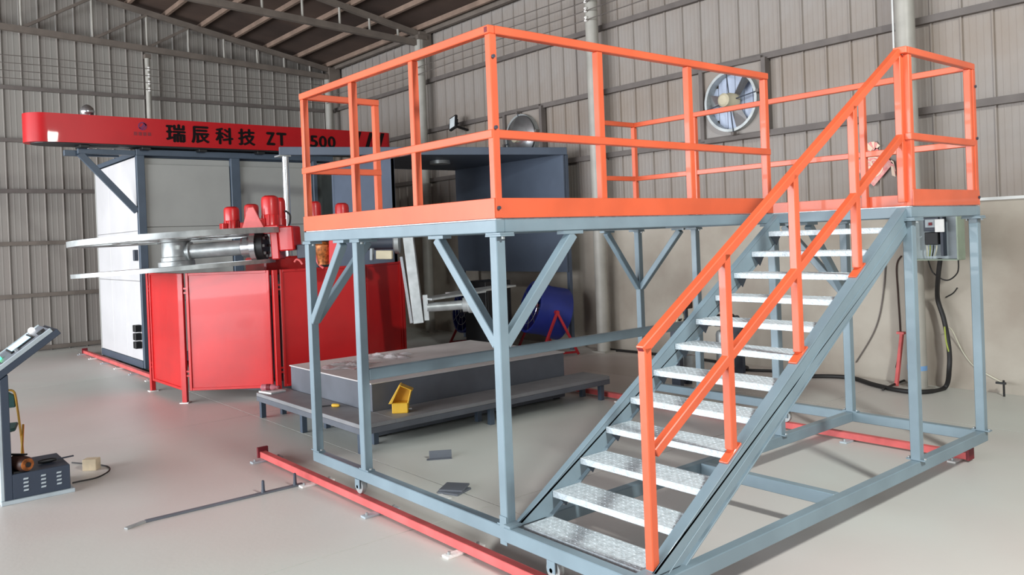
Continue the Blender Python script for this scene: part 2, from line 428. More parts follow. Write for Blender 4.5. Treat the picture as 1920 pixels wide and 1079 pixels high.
# stairs
RISE, RUN = .1343, .2136
def ztop(y): return .243 + .629*(y-.03)
def stringer(x0, x1, out):
    """channel along the flight; out = +1 web on the -x side with flanges to +x"""
    d = Vector((0, 1, .629)).normalized(); up = Vector((0, -.629, 1)).normalized()
    a, b = .02, 2.57
    H = .135
    poly = [(a, ztop(a)), (b, ztop(b)), (b, ztop(b)-.159), (a+.22, ZB+BH+.012), (a, ZB+BH+.012)]
    web = [(y, z) for y, z in poly]
    xw = x1-.008
    pl('stringer_web', MB().prism(web, (xw, 0, 0), (0,1,0), (0,0,1), (1,0,0), .008), bevel=0)
    pl('stringer_flange', MB().bar((( x0+x1)/2, a, ztop(a)+.002), ((x0+x1)/2, b, ztop(b)+.002), x1-x0, .008), bevel=.001)
    pl('stringer_flange', MB().bar(((x0+x1)/2, a+.2, ztop(a+.2)-.158), ((x0+x1)/2, b, ztop(b)-.158), x1-x0, .008), bevel=.001)
    if out > 0:
        pl('stringer_rib', MB().bar((x1, a+.1, ztop(a+.1)-.078), (x1, b, ztop(b)-.078), .006, .006), bevel=.001)
    pl('end_lug', bm_(x0-.004, x1+.01, -.028, .055, ZB+BH+.0125, ZB+BH+.026), bevel=.001)
stringer(.004, .044, -1); stringer(.885, .945, 1)
tm = MB(); TD = .205
tm.box(.046, .884, 0, TD, -.005, 0); tm.box(.046, .884, 0, .005, -.034, -.005); tm.box(.046, .884, TD-.005, TD, -.03, -.005)
tmesh = tm.mesh('tread', 'tread_galv', .001)
# raised pattern of the tread plate
stud = MB()
for i in range(26):
    for j in range(6):
        x = .062+i*.0322; y = .02+j*.034; a = (i+j) % 2
        dx, dy = (.009, .004) if a else (.004, .009)
        stud.add([(x-dx,y-dy,0),(x+dx,y-dy,0),(x+dx,y+dy,0),(x-dx,y+dy,0),(x,y,.0025)], [(0,1,4),(1,2,4),(2,3,4),(3,0,4)])
studm = stud.mesh('tread_pattern', 'tread_galv')
brk = [MB().prism([(0,-.006),(TD*.8,-.006),(TD*.45,-.10)], (x, 0, 0), (0,1,0), (0,0,1), (1,0,0), .005).mesh('tread_bracket', 'frame_dark') for x in (.0462, .8788)]
for i in range(12):
    y, z = .07+i*RUN, .246+i*RISE
    t = put('tread', tmesh, plat, (0, y, z))
    s = put('tread_pattern', studm, t); s['kind'] = 'stuff'
    if i:
        for b in brk: put('tread_bracket', b, t)
# stair handrail
HX0, HX1 = .888, .933
hx = (HX0+HX1)/2
pl('handrail', MB().bar((hx, .06, 1.235), (hx, 2.60, ZT-.022), RT, RT), 'orange')
hd = (Vector((hx, 2.60, ZT-.022))-Vector((hx, .06, 1.235))).normalized()
pl('open_tube_shade', MB().bar(Vector((hx, .06, 1.235))-hd*.0015, Vector((hx, .06, 1.235))+hd*.001, .03, .03), 'rail_dark', 0)  # dark plate painted for the shade inside the handrail tube
pl('handrail', MB().bar((hx, .115, .775), (hx, 2.60, 2.30), RT*.95, RT), 'orange')
pl('handrail', bm_(HX0+.001, SX-.001, 2.575, 2.62, ZT-RT+.001, ZT-.001), 'orange')
def hz(y): return 1.235+(ZT-.022-1.235)*(y-.06)/2.54
for y, zt in ((.06, hz(.08)), (.665, hz(.69)), (1.30, hz(1.32)), (1.965, hz(1.98)), (2.575, ZT-RT)):
    b = ztop(y)+.006 if y > .1 else .15
    pl('handrail_post', bm_(HX0, HX1, y, y+RT, b+.03, zt), 'orange')
    if .1 < y < 2.5: pl('post_shoe', MB().bar((hx, y-.045, ztop(y-.045)+.012), (hx, y+.075, ztop(y+.075)+.012), .05, .010), 'orange', .002)
    pl('post_shoe', MB().bar((hx, y+.005, b), (hx, y+RT, b+.035), RT, .02), 'orange', .002) if .1 < y < 2.5 else None
pl('rail_post', bm_(SX-RT-.0065, SX-.0065, YS+.05, YS+.05+RT, ZD+.007, ZT-RT), 'orange')
# wheels under the base frame
def wheel(x, y):
    wz = .065+.05
    wl_ = MB().lathe((x, y-.016, wz), (0,1,0), [(0,.030),(0,.048),(.006,.050),(.026,.050),(.032,.048),(.032,.030)], 24).build('wheel', 'galv', plat, smooth=True)
    MB().cyl((x, y-.03, wz), (x, y+.03, wz), .012, n=10).build('axle', 'black', wl_)
    for s in (-1, 1):
        pl('wheel_fork', bm_(x-.03, x+.03, y+s*.026-.004, y+s*.026+.004, wz-.012, ZB), bevel=.001)
for x in (-1.60, .33): wheel(x, .027)
for x in (-1.60, -.62): wheel(x, YE-.03)
pl('frame_joint_plate', bm_(-.058, -.002, -.006, -.0005, ZB-.02, ZB+.13), bevel=.001)

# ================================================================== FLOOR RAILS
def floor_rail(name, label, p0, p1, w_=.055, z1=.065, stop=(True, True), n=5, group=None):
    p0, p1 = Vector(p0), Vector(p1); L = (p1-p0).length; ang = math.atan2(p1.y-p0.y, p1.x-p0.x)
    t = thing(name, label, 'rail', (p0.x, p0.y, 0), ang)
    B(0, L, -w_/2, w_/2, .014, z1).build('rail_tube', 'rail_red', t, .003)
    for k in range(n):
        x = .08+(L-.16)*k/(n-1)
        f = B(x-.03, x+.03, -.13, .13, 0, .0135).build('foot_plate', 'plaster' if k % 2 else 'light_grey', t, .002)
        for s in (-1, 1): MB().cyl((x, s*.10, .0135), (x, s*.10, .03), .009, n=6).build('anchor_bolt', 'galv', f)
    for s, on in zip((0, L), stop):
        if on: B(s-.012, s+.012, -.045, .045, .014, .10).build('end_stop', 'rail_dark', t, .002)
    return t
floor_rail('floor_rail', 'red floor rail under the stair side of the platform, in open view', (-3.22, .008, 0), (2.4, .008, 0), stop=(True, True), n=7)
floor_rail('floor_rail', 'red floor rail under the wall side of the platform', (-3.4, 3.625, 0), (.86, 3.625, 0), n=6)
floor_rail('floor_rail', 'short red floor rail running out from under the daylight-whitened oven wall', (-12.4, .60, 0), (-8.2, .60, 0), n=6)

# ================================================================== PLINTH AND STEP
t = thing('machine_plinth', 'broad dark grey steel box plinth with a dusty flat top coloured lighter for overhead light', 'plinth', (-3.9, 2.1, 0))
def L(o, x0, x1, y0, y1, z0, z1): l = o.location; return B(x0-l.x, x1-l.x, y0-l.y, y1-l.y, z0, z1)
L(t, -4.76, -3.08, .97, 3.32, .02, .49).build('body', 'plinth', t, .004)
L(t, -4.77, -3.07, .96, 3.33, .49, .502).build('top_sheet', 'plinth_top_lit', t, .002)
for x in (-4.7, -3.2):
    for y in (1.05, 3.2): L(t, x, x+.08, y, y+.08, 0, .02).build('foot', 'black', t)
t = thing('step_bench', 'low grey steel step wrapped around two sides of the plinth', 'bench', (-3.9, .8, 0))
L(t, -4.86, -2.66, .63, .955, .215, .25).build('step_plate', 'step_top', t, .003)
L(t, -3.06, -2.66, .9555, 3.58, .215, .25).build('step_plate', 'step_top', t, .003)
L(t, -4.86, -2.66, .63, .645, .165, .2145).build('edge_strip', 'plinth', t, .002)
L(t, -2.675, -2.66, .646, 3.58, .165, .2145).build('edge_strip', 'plinth', t, .002)
L(t, -4.86, -4.845, .646, .955, .165, .2145).build('edge_strip', 'plinth', t, .002)
for x, y in ((-4.78,.66),(-4.78,.88),(-3.83,.9),(-2.93,.9),(-2.73,.66),(-2.93,2.03),(-2.73,2.03),(-2.72,3.5),(-3.0,3.5),(-3.83,.66)):
    L(t, x-.025, x+.025, y-.025, y+.025, 0, .214).build('leg', 'frame_dark', t, .002)

# ================================================================== OVEN
t = thing('oven', 'tall box oven with pale insulated panels in a blue-grey steel frame', 'oven', (-9.1, 2.2, 0))
def O(x0, x1, y0, y1, z0, z1): return L(t, x0, x1, y0, y1, z0, z1)
XB, Y0, Y1, HT = -11.55, .69, 3.80, 3.14
O(XB+.05, -9.16, Y0+.05, Y1, .16, HT-.03).build('core', 'oven_grey', t)
# front panels (facing +x)
for y0, y1 in ((.80, 2.05), (2.21, 3.42)):
    for z0_, z1_ in ((.24, 1.0), (1.006, 2.10), (2.106, 3.02)):
        O(-9.16, -9.13, y0, y1, z0_, z1_).build('panel', 'oven_grey', t, .004)
O(-9.16, -9.12, 3.50, 3.80, .24, 3.0).build('panel', 'oven_dark', t, .004)
for y0, y1 in ((.69, .80), (2.06, 2.20), (3.43, 3.50)):
    O(-9.16, -9.08, y0, y1, .06, HT).build('frame_post', 'frame_dark', t, .005)
O(-9.16, -9.08, Y0, Y1, HT, HT+.09).build('frame_beam', 'frame_dark', t, .005)
O(-9.15, -9.09, .81, Y1, .10, .235).build('frame_beam', 'frame_dark', t, .005)
# side panels (facing -y), three columns of three
xw = (-9.17-(XB+.03))/3
for i in range(3):
    x0 = XB+.03+i*xw
    for z0_, z1_ in ((.17, 1.32), (1.325, 2.05), (2.055, HT-.02)):
        O(x0+.004, x0+xw-.004, Y0, Y0+.03, z0_, z1_).build('panel', 'oven_side_lit', t, .004)
O(XB-.03, XB+.028, Y0-.005, Y0+.05, .03, HT).build('frame_post', 'oven_grey', t, .004)
O(XB, -9.165, Y0-.01, Y0+.05, .06, .165).build('frame_beam', 'frame_dark', t, .004)
O(XB, -9.165, Y0-.01, Y0+.05, HT, HT+.07).build('frame_beam', 'frame_dark', t, .004)
O(XB, -9.2, Y0+.06, Y1, HT-.02, HT+.03).build('roof_sheet', 'frame_dark', t)
for x in (-11.0, -9.6):
    for y in (Y0+.12, Y1-.2):
        MB().cyl((x+9.1, y-2.2-.03, .085), (x+9.1, y-2.2+.03, .085), .083, n=18).build('wheel', 'black', t, smooth=True)
# door track bracket on the left
O(-9.15, -9.09, -.06, .685, HT, HT+.07).build('track_arm', 'frame_dark', t, .004)
O(-9.32, -9.24, -.20, .5, HT-.02, HT+.06).build('track_arm', 'frame_dark', t, .004)
MB().bar((0-.02, -.03-2.2, HT), (0-.02, .68-2.2, 2.33), .05, .09, (0,0,1)).build('track_brace', 'frame_dark', t, .004)
O(-9.10, -9.04, .80, .80, 0, 0)
for z in (.35, .47, .59):
    O(-9.30, -9.17, .60, .688, z, z+.10).build('hinge_block', 'black', t, .006)
O(-9.24, -9.18, .63, .689, 1.62, 1.78).build('latch', 'dark_steel', t, .006)

# ------------------------------------------------ red header beam over the oven
t = thing('door_track_beam', 'long glossy red header beam lettered in black above the oven', 'beam', (-9.1, 2.0, 3.26))
bx0, bx1, by0, by1, bh = -.26, .24, -2.71, 2.82, .385
poly = []
rad = .25
for k in range(13):
    a = PI/2 + PI*k/12       # left end half round (y = by0 side), in (y, x)
    poly.append((by0+rad+rad*math.cos(a), (bx0+bx1)/2+rad*math.sin(a)))
r2 = .10
for k in range(5):
    a = -PI/2 + PI/2*k/4
    poly.append((by1-r2+r2*math.cos(a), bx0+r2+r2*math.sin(a)))
for k in range(5):
    a = PI/2*k/4
    poly.append((by1-r2+r2*math.cos(a), bx1-r2+r2*math.sin(a)))
MB().prism(poly, (0,0,0), (0,1,0), (1,0,0), (0,0,1), bh).build('shell', 'boom_red', t, smooth=True)
MB().prism([(y*.97, x*.9) for y, x in poly], (0,0,-.012), (0,1,0), (1,0,0), (0,0,1), .012).build('hollow_shade', 'black', t)  # black sheet stands in for the shaded hollow under the solid beam
for y in (-2.0, -1.2, -.4, .5, 1.3):
    B(-.15, .15, y-.06, y+.06, -.05, -.012).build('track_hanger', 'black', t, .004)
def text_part(body, yl, zl, height, width, m, parent, thick=.012, name='lettering'):
    c = bpy.data.curves.new('txt', 'FONT'); c.body = body
    o = bpy.data.objects.new('txt', c); COL.objects.link(o)
    bpy.context.view_layer.update()
    me = bpy.data.meshes.new_from_object(o.evaluated_get(bpy.context.evaluated_depsgraph_get()))
    bpy.data.objects.remove(o); bpy.data.curves.remove(c)
    xs_ = [v.co.x for v in me.vertices]; ys_ = [v.co.y for v in me.vertices]
    sx, sy = (width-2*thick)/(max(xs_)-min(xs_)), (height-2*thick)/(max(ys_)-min(ys_)); mx, my = min(xs_), min(ys_)
    mb = MB()                    # bold stroke: the glyph outline repeated with small shifts, each a hair further out
    for k, (a, b) in enumerate(((0,0), (1,0), (-1,0), (0,1), (0,-1))):
        mb.add([(bx1+.003+.0004*k, yl+thick+(v.co.x-mx)*sx+a*thick, zl+thick+(v.co.y-my)*sy+b*thick*.7) for v in me.vertices], [tuple(p.vertices) for p in me.polygons])
    bpy.data.meshes.remove(me)
    return mb.build(name, m, parent)
# pixel columns measured on the photograph, converted to the beam's own y
for ch, y0_, y1_, z0_, h_ in (('瑞', -.955, -.675, .055, .275), ('辰', -.60, -.33, .055, .265), ('科', -.245, .03, .055, .265), ('技', .10, .375, .055, .265)):
    text_part(ch, y0_, z0_, h_, y1_-y0_, 'letter', t, .011)
text_part('Z', .545, .075, .215, .15, 'letter', t, .012); text_part('T', .715, .075, .215, .17, 'letter', t, .012)
for i, ch in enumerate('2500'):
    text_part(ch, 1.125+i*.158, .075, .20, .142, 'letter', t, .010)
for i in range(3):
    y = 2.03+i*.225
    MB().prism([(y, .0), (y+.07, .0), (y+.20, bh-.012), (y+.13, bh-.012)], (bx1+.0035, 0, 0), (0,1,0), (0,0,1), (1,0,0), .001).build('stripe', 'letter', t)
# small emblem: ring with a wing, over a line of tiny text
em = MB().torus((bx1+.002, -1.27, .27), (1,0,0), .05, 0, 24, flat=(.018, .004))
em.prism([(-.05,-.03),(.0,-.045),(.06,.02),(.02,.05),(-.01,.0)], (bx1+.002, -1.27, .27), (0,1,0), (0,0,1), (1,0,0), .002)
em.build('emblem', 'logo', t)
for i in range(4):
    B(bx1, bx1+.003, -1.39+i*.062, -1.345+i*.062, .135, .185).build('emblem_text', 'logo_text', t)
# vent ball on the oven roof
t = thing('roof_vent', 'round silver turbine vent on top of the oven, behind the red beam', 'vent', (-9.75, .22, 3.20))
MB().lathe((0,0,0), (0,0,1), [(0,.05),(.55,.05)], 16).build('stack', 'galv', t, smooth=True)
MB().lathe((0,0,.55), (0,0,1), [(0,.05),(.03,.085),(.08,.10),(.13,.085),(.165,.05),(.18,.02)], 20).build('ball', 'silver', t, smooth=True)

# ================================================================== RED GUARD FENCE
FH = 1.485
FV = [(-7.42, .33), (-6.27, .36), (-5.57, 1.18), (-5.50, 2.28), (-6.10, 3.20)]
flabels = ['red sheet guard panel next to the daylight-whitened oven wall', 'wide red sheet guard panel right below the big galvanised discs',
           'red sheet guard panel seen between the platform legs', 'narrow-looking shaded red guard panel beside the hanging galvanised channel']
for i in range(4):
    a, b = Vector((*FV[i], 0)), Vector((*FV[i+1], 0)); d = (b-a); Ln = d.length; ang = math.atan2(d.y, d.x)
    t = thing('guard_panel', flabels[i], 'guard panel', a, ang, 'red guard panels around the moulding machine')
    g = .06
    B(g, Ln-g, -.004, .004, .17, FH-.03).build('sheet', 'red', t)
    for x in (g, Ln-g-.03): B(x, x+.03, -.02, .016, .14, FH).build('frame_upright', 'red', t, .003)
    for z in (.14, FH-.03): B(g+.0305, Ln-g-.0305, -.02, .016, z, z+.03).build('frame_rail', 'red', t, .003)
    B(-.028, .028, -.028, .028, .01, FH).build('post', 'red', t, .004)
    B(-.05, .05, -.05, .05, 0, .01).build('base_plate', 'plaster', t)
    for z in (.30, 1.25):
        for s in (0, .05): B(.0285, g-.0005, -.016, -.004, z+s, z+s+.02).build('hinge_lug', 'red', t)
    if i == 3: B(Ln-.028, Ln+.028, -.028, .028, 0, FH+.01).build('post', 'red', t, .004)

# ================================================================== MOULDING MACHINE (turret, arms, discs)
t = thing('moulding_machine', 'red rotary moulding machine with galvanised mould discs on a thick arm', 'machine', (-6.75, 1.75, 0))
T0 = t.location.copy()
def W(p): return Vector(p)-T0
dR = Vector((Rv.x, Rv.y, 0)).normalized(); dF = Vector((Fv.x, Fv.y, 0)).normalized()
def wp(x, y, depth): return at(x, y, depth)-T0
MB().cyl((0,0,0), (0,0,.1), .62, n=32).build('pedestal', 'plinth', t, smooth=True)
MB().cyl((0,0,.1), (0,0,1.15), .34, n=28).build('pedestal', 'dark_steel', t, smooth=True)
MB().cyl((0,0,1.15), (0,0,1.40), .55, n=32).build('turret_table', 'plinth', t, smooth=True)
B(-.32, .32, -.32, .32, 1.40, 1.62).build('turret_head', 'red', t, .02)
# front arm: two discs on a hub
DEP = 9.35
HC = wp(330, 474, DEP); tilt = Matrix.Rotation(math.radians(-2.3), 3, dF)
nrm = tilt @ Vector((0,0,1)); rr = tilt @ dR
def disc(cx, cy, R, hh, m):
    c = wp(cx, cy, DEP)
    root = MB().torus(c, nrm, R, 0, 72, flat=(.06, hh)).build('mould_disc', 'galv', t, smooth=True)
    MB().torus(c, nrm, R*.62, 0, 48, flat=(.05, hh*.7)).build('ring', 'galv', root, smooth=True)
    MB().torus(c, nrm, R*.24, 0, 32, flat=(.16, hh*.7)).build('ring', 'galv', root, smooth=True)
    f2 = nrm.cross(rr)
    for k in range(12):
        e = rr*math.cos(2*PI*k/12+.1)+f2*math.sin(2*PI*k/12+.1)
        MB().bar(c+e*R*.28, c+e*(R-.03), .05, hh*.7, nrm).build('spoke', 'galv', root)
    return c
c1 = disc(342, 446, 1.15, .062, 0)
c2 = disc(333, 503, 1.06, .045, 1)
MB().lathe(HC-nrm*.155, nrm, [(0,.20),(.05,.20),(.06,.165),(.10,.165),(.11,.155),(.27,.15),(.28,.17),(.315,.17)], 32).build('hub', 'galv', t, smooth=True)
e0 = HC+rr*.10; e1 = HC+rr*.86
MB().cyl(e0, e1, .088, n=28).build('arm_tube', 'galv', t, smooth=True)
MB().lathe(HC+rr*.16, rr, [(0,.09),(.0,.115),(.02,.115),(.03,.09)], 28).build('arm_collar', 'galv', t, smooth=True)
MB().lathe(e1, rr, [(-.10,.088),(-.08,.115),(.02,.12),(.04,.19),(.10,.19)], 32).build('arm_flange', 'silver', t, smooth=True)
MB().cyl(e1+rr*.10, e1+rr*.18, .165, n=28).build('bearing', 'black', t, smooth=True)
for k in range(8):
    f2 = nrm.cross(rr); e = nrm*math.cos(k*PI/4)+f2*math.sin(k*PI/4)
    MB().cyl(e1+rr*.18+e*.12, e1+rr*.20+e*.12, .018, n=6).build('bolt', 'galv', t)
# red yoke and gear case
y0 = e1+rr*.26
MB().bar(y0+nrm*.20-rr*.42, y0+nrm*.20+rr*.12, .26, .05, nrm).build('yoke', 'red', t, .012)
MB().bar(y0+nrm*.18+rr*.06, y0-nrm*.17+rr*.06, .26, .09, rr).build('yoke', 'red', t, .012)
MB().bar(y0+nrm*.06+rr*.12, y0+nrm*.06+rr*.29, .34, .28, nrm).build('gear_case', 'red', t, .015)
MB().bar(y0-nrm*.10+rr*.30, y0-nrm*.10+rr*.44, .22, .16, nrm).build('junction_box', 'dark_steel', t, .008)
def motor(px0, px1, pyt, pyb, dep_, name='motor'):
    c = (px0+px1)/2; top = wp(c, pyt, dep_); bot = wp(c, pyb, dep_); bot = Vector((top.x, top.y, bot.z))
    r = (px1-px0)/2/FPX*dep_; h = top.z-bot.z
    m = MB().lathe(bot, (0,0,1), [(0,r),(h*.52,r),(h*.55,r*.92)], 22).build(name, 'red', t, smooth=True)
    MB().lathe(bot+Vector((0,0,h*.50)), (0,0,1), [(0,r*1.03),(h*.38,r*1.03),(h*.46,r*.92),(h*.5,r*.6)], 22).build('fan_cowl', 'red', m, smooth=True)
    for k in range(10):
        a = 2*PI*k/10
        MB().bar(bot+Vector((math.cos(a)*r, math.sin(a)*r, h*.05)), bot+Vector((math.cos(a)*r, math.sin(a)*r, h*.48)), .012, .014, (math.cos(a), math.sin(a), 0)).build('cooling_fin', 'red', m)
    B(bot.x-.04, bot.x+.06, bot.y-r-.05, bot.y-r+.01, bot.z+h*.15, bot.z+h*.4).build('terminal_box', 'red', m, .006)
motor(420, 447, 388, 440, 9.6); motor(458, 484, 383, 440, 9.9); motor(490, 521, 367, 438, 9.35); motor(513, 534, 371, 448, 9.75)
motor(578, 601, 378, 455, 9.9); motor(628, 653, 381, 455, 9.9)
a = wp(470, 389, 9.2)
MB().prism([(-.125,-.25), (.135,-.25), (.03,0), (-.03,0)], a, rr, nrm, dF, .03).build('bracket_plate', 'rail_red', t, .004)
MB().sweep([wp(534, 395, 9.7), wp(544, 405, 9.7), wp(541, 425, 9.7), wp(533, 440, 9.7)], .012).build('hose', 'rubber', t, smooth=True)
MB().sweep([wp(552, 492, 9.2), wp(556, 487, 9.2), wp(562, 489, 9.2), wp(567, 496, 9.2)], .012).build('hose', 'rail_red', t, smooth=True)
# rotary joint seen between the platform legs
v = wp(607, 470, 9.2)
MB().lathe(v-Vector((0,0,.16)), (0,0,1), [(0,.07),(.10,.08),(.14,.11),(.22,.11),(.26,.06)], 20).build('rotary_joint', 'copper', t, smooth=True)
MB().torus(v+dR*-.09+Vector((0,0,.03)), dF, .05, .014, 20, 8).build('valve_ring', 'brass', t, smooth=True)
MB().sweep([v-dR*.1+Vector((0,0,-.02)), v-dR*.07+Vector((0,0,-.14)), v-dR*.01+Vector((0,0,-.2))], .014).build('hose', 'rail_red', t, smooth=True)
MB().bar(wp(627, 440, 9.1), wp(627, 497, 9.1), .12, .10, dR).build('mast', 'red', t, .008)
# second arm, hanging galvanised channel
g0 = wp(716, 455, 9.6)
MB().cyl(g0-dR*.18, g0+dR*.14, .085, n=24).build('arm_tube', 'dark_steel', t, smooth=True)
MB().lathe(g0+dR*.14, dR, [(0,.10),(.02,.14),(.07,.14),(.08,.09)], 28).build('arm_flange', 'galv', t, smooth=True)
MB().bar(wp(706, 478, 9.4), wp(736, 478, 9.4), .10, .10).build('junction_box', 'beige', t, .006)
MB().bar(wp(695, 477, 9.5), wp(700, 477, 9.5), .14, .14).build('junction_box', 'light_grey', t, .006)
k0, k1 = wp(765, 441, 9.5), wp(786, 606, 9.5)
MB().bar(k0, k1, .11, .12, dR).build('hanging_channel', 'galv', t, .004)
MB().bar(k0+dR*-.09+Vector((0,0,-.25)), k1-dR*.09, .03, .035, dR).build('channel_lip', 'silver', t, .003)
MB().bar(wp(797, 553, 9.5), wp(801, 601, 9.5), .06, .06, dR).build('channel_lip', 'galv', t, .003)
MB().cyl(wp(800, 577, 9.5), wp(868, 572, 9.6), .055, n=20).build('arm_tube', 'galv', t, smooth=True)
MB().lathe(wp(868, 572, 9.6), dR, [(0,.085),(.06,.085),(.07,.10),(.16,.10),(.17,.06)], 24).build('arm_flange', 'galv', t, smooth=True)
MB().bar(wp(798, 561, 9.5), wp(900, 546, 9.9), .30, .025).build('mould_disc_edge', 'galv', t, .003)
MB().bar(wp(850, 551, 9.9), wp(952, 536, 10.6), .30, .025).build('mould_disc_edge', 'galv', t, .003)

# ================================================================== COOLING HOOD
t = thing('cooling_hood', 'dark blue-grey open-fronted cooling canopy with side curtains on legs', 'canopy', (-7.0, 4.7, 0))
HZ = 2.985
def Hp(x, y): return (x+7.0, y-4.7)
roof = [Hp(-5.65, 5.90), Hp(-6.63, 3.50), Hp(-8.5, 3.45), Hp(-8.5, 5.90)]
MB().prism(roof, (0,0,HZ), (1,0,0), (0,1,0), (0,0,1), .02).build('roof_sheet', 'hood', t)
a, b = Vector((*Hp(-5.65, 5.92), HZ+.045)), Vector((*Hp(-7.07, 1.96), HZ+.045))
MB().bar(a, b, .10, .11).build('header_beam', 'hood', t, .004)
MB().prism([(0,1.19),(2.8,1.19),(2.8,HZ),(0,HZ)], (*Hp(-8.45, 5.86), 0), (1,0,0), (0,0,1), (0,1,0), .03).build('side_curtain', 'hood', t)
MB().prism([(0,.03),(1.80,.03),(1.80,HZ),(0,HZ)], (*Hp(-8.45, 3.44), 0), (1,0,0), (0,0,1), (0,1,0), .05).build('side_curtain', 'hood', t)  # unseen lower part carried down to the floor to block side daylight
for x, y in ((-5.68, 5.935), (-8.42, 5.935), (-6.68, 3.46), (-8.42, 3.46)):
    p = Hp(x, y); B(p[0]-.03, p[0]+.03, p[1]-.03, p[1]+.03, 0, HZ).build('leg', 'hood', t, .003)
p = Hp(-7.04, 2.03)
MB().cyl((p[0], p[1], 0), (p[0], p[1], HZ-.02), .045, n=20).build('pipe_leg', 'silver', t, smooth=True)
B(p[0]-.12, p[0]+.05, p[1]-.10, p[1]+.06, HZ-.03, HZ-.012).build('top_plate', 'galv', t)
p = Hp(-7.1, 4.6); MB().cyl((p[0], p[1], HZ-.05), (p[0], p[1], HZ-.001), .16, n=24).build('ceiling_disc', 'galv', t, smooth=True)

# burner beside the oven
t = thing('burner_duct', 'dark burner duct with a shiny collar and a brown box, between oven and canopy', 'burner', (-9.0, 4.15, 0))
B(-.3, .2, -.30, .05, .0, 2.0).build('casing', 'frame_dark', t, .01)
MB().prism([(-.28, 2.0), (.04, 2.0), (.30, 2.6), (.30, 2.75), (-.28, 2.75)], (-.25, 0, 0), (0,1,0), (0,0,1), (1,0,0), .4).build('elbow', 'dark_steel', t, .01)
MB().cyl((-.05, -.25, 2.72), (-.05, .06, 2.72), .11, n=24).build('collar', 'silver', t, smooth=True)
B(-.2, .2, .10, .42, 1.95, 2.2).build('control_box', 'motor_brown', t, .01)
B(-.15, .15, .08, .45, 0, 1.949).build('stand', 'dark_steel', t, .01)

# ================================================================== DRUM FANS
def drum_fan(loc, axis, R, Ln, label):
    t = thing('drum_fan', label, 'fan', (loc[0], loc[1], 0))
    ax = Vector(axis).normalized(); c = Vector((0,0,loc[2])); f = c+ax*Ln/2; bk = c-ax*Ln/2
    MB().lathe(bk, ax, [(0, R*.90),(0,R*.98),(.03,R*.99),(Ln*.5,R*.93),(Ln-.03,R*.99),(Ln,R*.98),(Ln,R*.90),(Ln*.5,R*.88),(0.001,R*.90)], 36).build('drum', 'blue_fan', t, smooth=True)
    MB().cyl(c-ax*.08, c+ax*.10, R*.22, n=20).build('motor', 'dark_steel', t, smooth=True)
    s = ax.cross(Vector((0,0,1))).normalized(); u = s.cross(ax).normalized()
    for k in range(5):
        an = 2*PI*k/5; e = s*math.cos(an)+u*math.sin(an); g = ax.cross(e)
        MB().add([c+e*R*.2-g*.03+ax*.04, c+e*R*.2+g*.03-ax*.02, c+e*R*.84+g*.17-ax*.06, c+e*R*.84-g*.10+ax*.05],
                 [(0,1,2,3)]).build('blade', 'fan_red', t)
    gq = MB()
    for k in range(10):
        an = 2*PI*k/10; e = s*math.cos(an)+u*math.sin(an)
        gq.bar(f+e*.03, f+e*R*.95, .008, .008, ax)
    for q in (.35, .65): gq.torus(f, ax, R*q, .005, 28, 5)
    g = gq.build('front_grille', 'silver', t)
    MB().cyl(f-ax*.005, f+ax*.02, .05, n=16).build('grille_hub', 'silver', t, smooth=True)
    for sgn in (-1, 1):
        top = c+s*sgn*(R+.02)
        for q in (-1, 1):
            ft = Vector((0,0,.015))+s*sgn*(R+.06)+Vector((ax.x, ax.y, 0)).normalized()*q*.30
            MB().bar(top, ft, .035, .035).build('stand_leg', 'fan_red', t, .003)
        MB().bar(Vector((0,0,.05))+s*sgn*(R+.06)-Vector((ax.x,ax.y,0)).normalized()*.28, Vector((0,0,.05))+s*sgn*(R+.06)+Vector((ax.x,ax.y,0)).normalized()*.28, .03, .03).build('stand_rail', 'fan_red', t, .003)
        MB().cyl(c+s*sgn*R*.93, c+s*sgn*(R+.04), .03, n=12).build('pivot', 'fan_red', t)
    return t
drum_fan((-5.72, 5.45, .64), (-.30, -.88, .28), .40, .52, 'blue drum fan on a red stand beside the concrete wall, wire grille in view')
drum_fan((-7.25, 5.3, .58), (-.2, -.95, .15), .38, .5, 'blue drum fan standing in the dark under the cooling canopy')
t = thing('pump_cabinet', 'dark steel cabinet standing in the shade next to the blue fan', 'cabinet', (-6.28, 4.80, 0))
B(-.26, .26, -.24, .24, .04, 1.12).build('body', 'black', t, .008)
B(.2605, .272, -.21, .21, .08, 1.08).build('door', 'black', t, .004)
for x in (-.2, .2):
    for y in (-.18, .18): B(x-.03, x+.03, y-.03, y+.03, 0, .0395).build('foot', 'black', t)

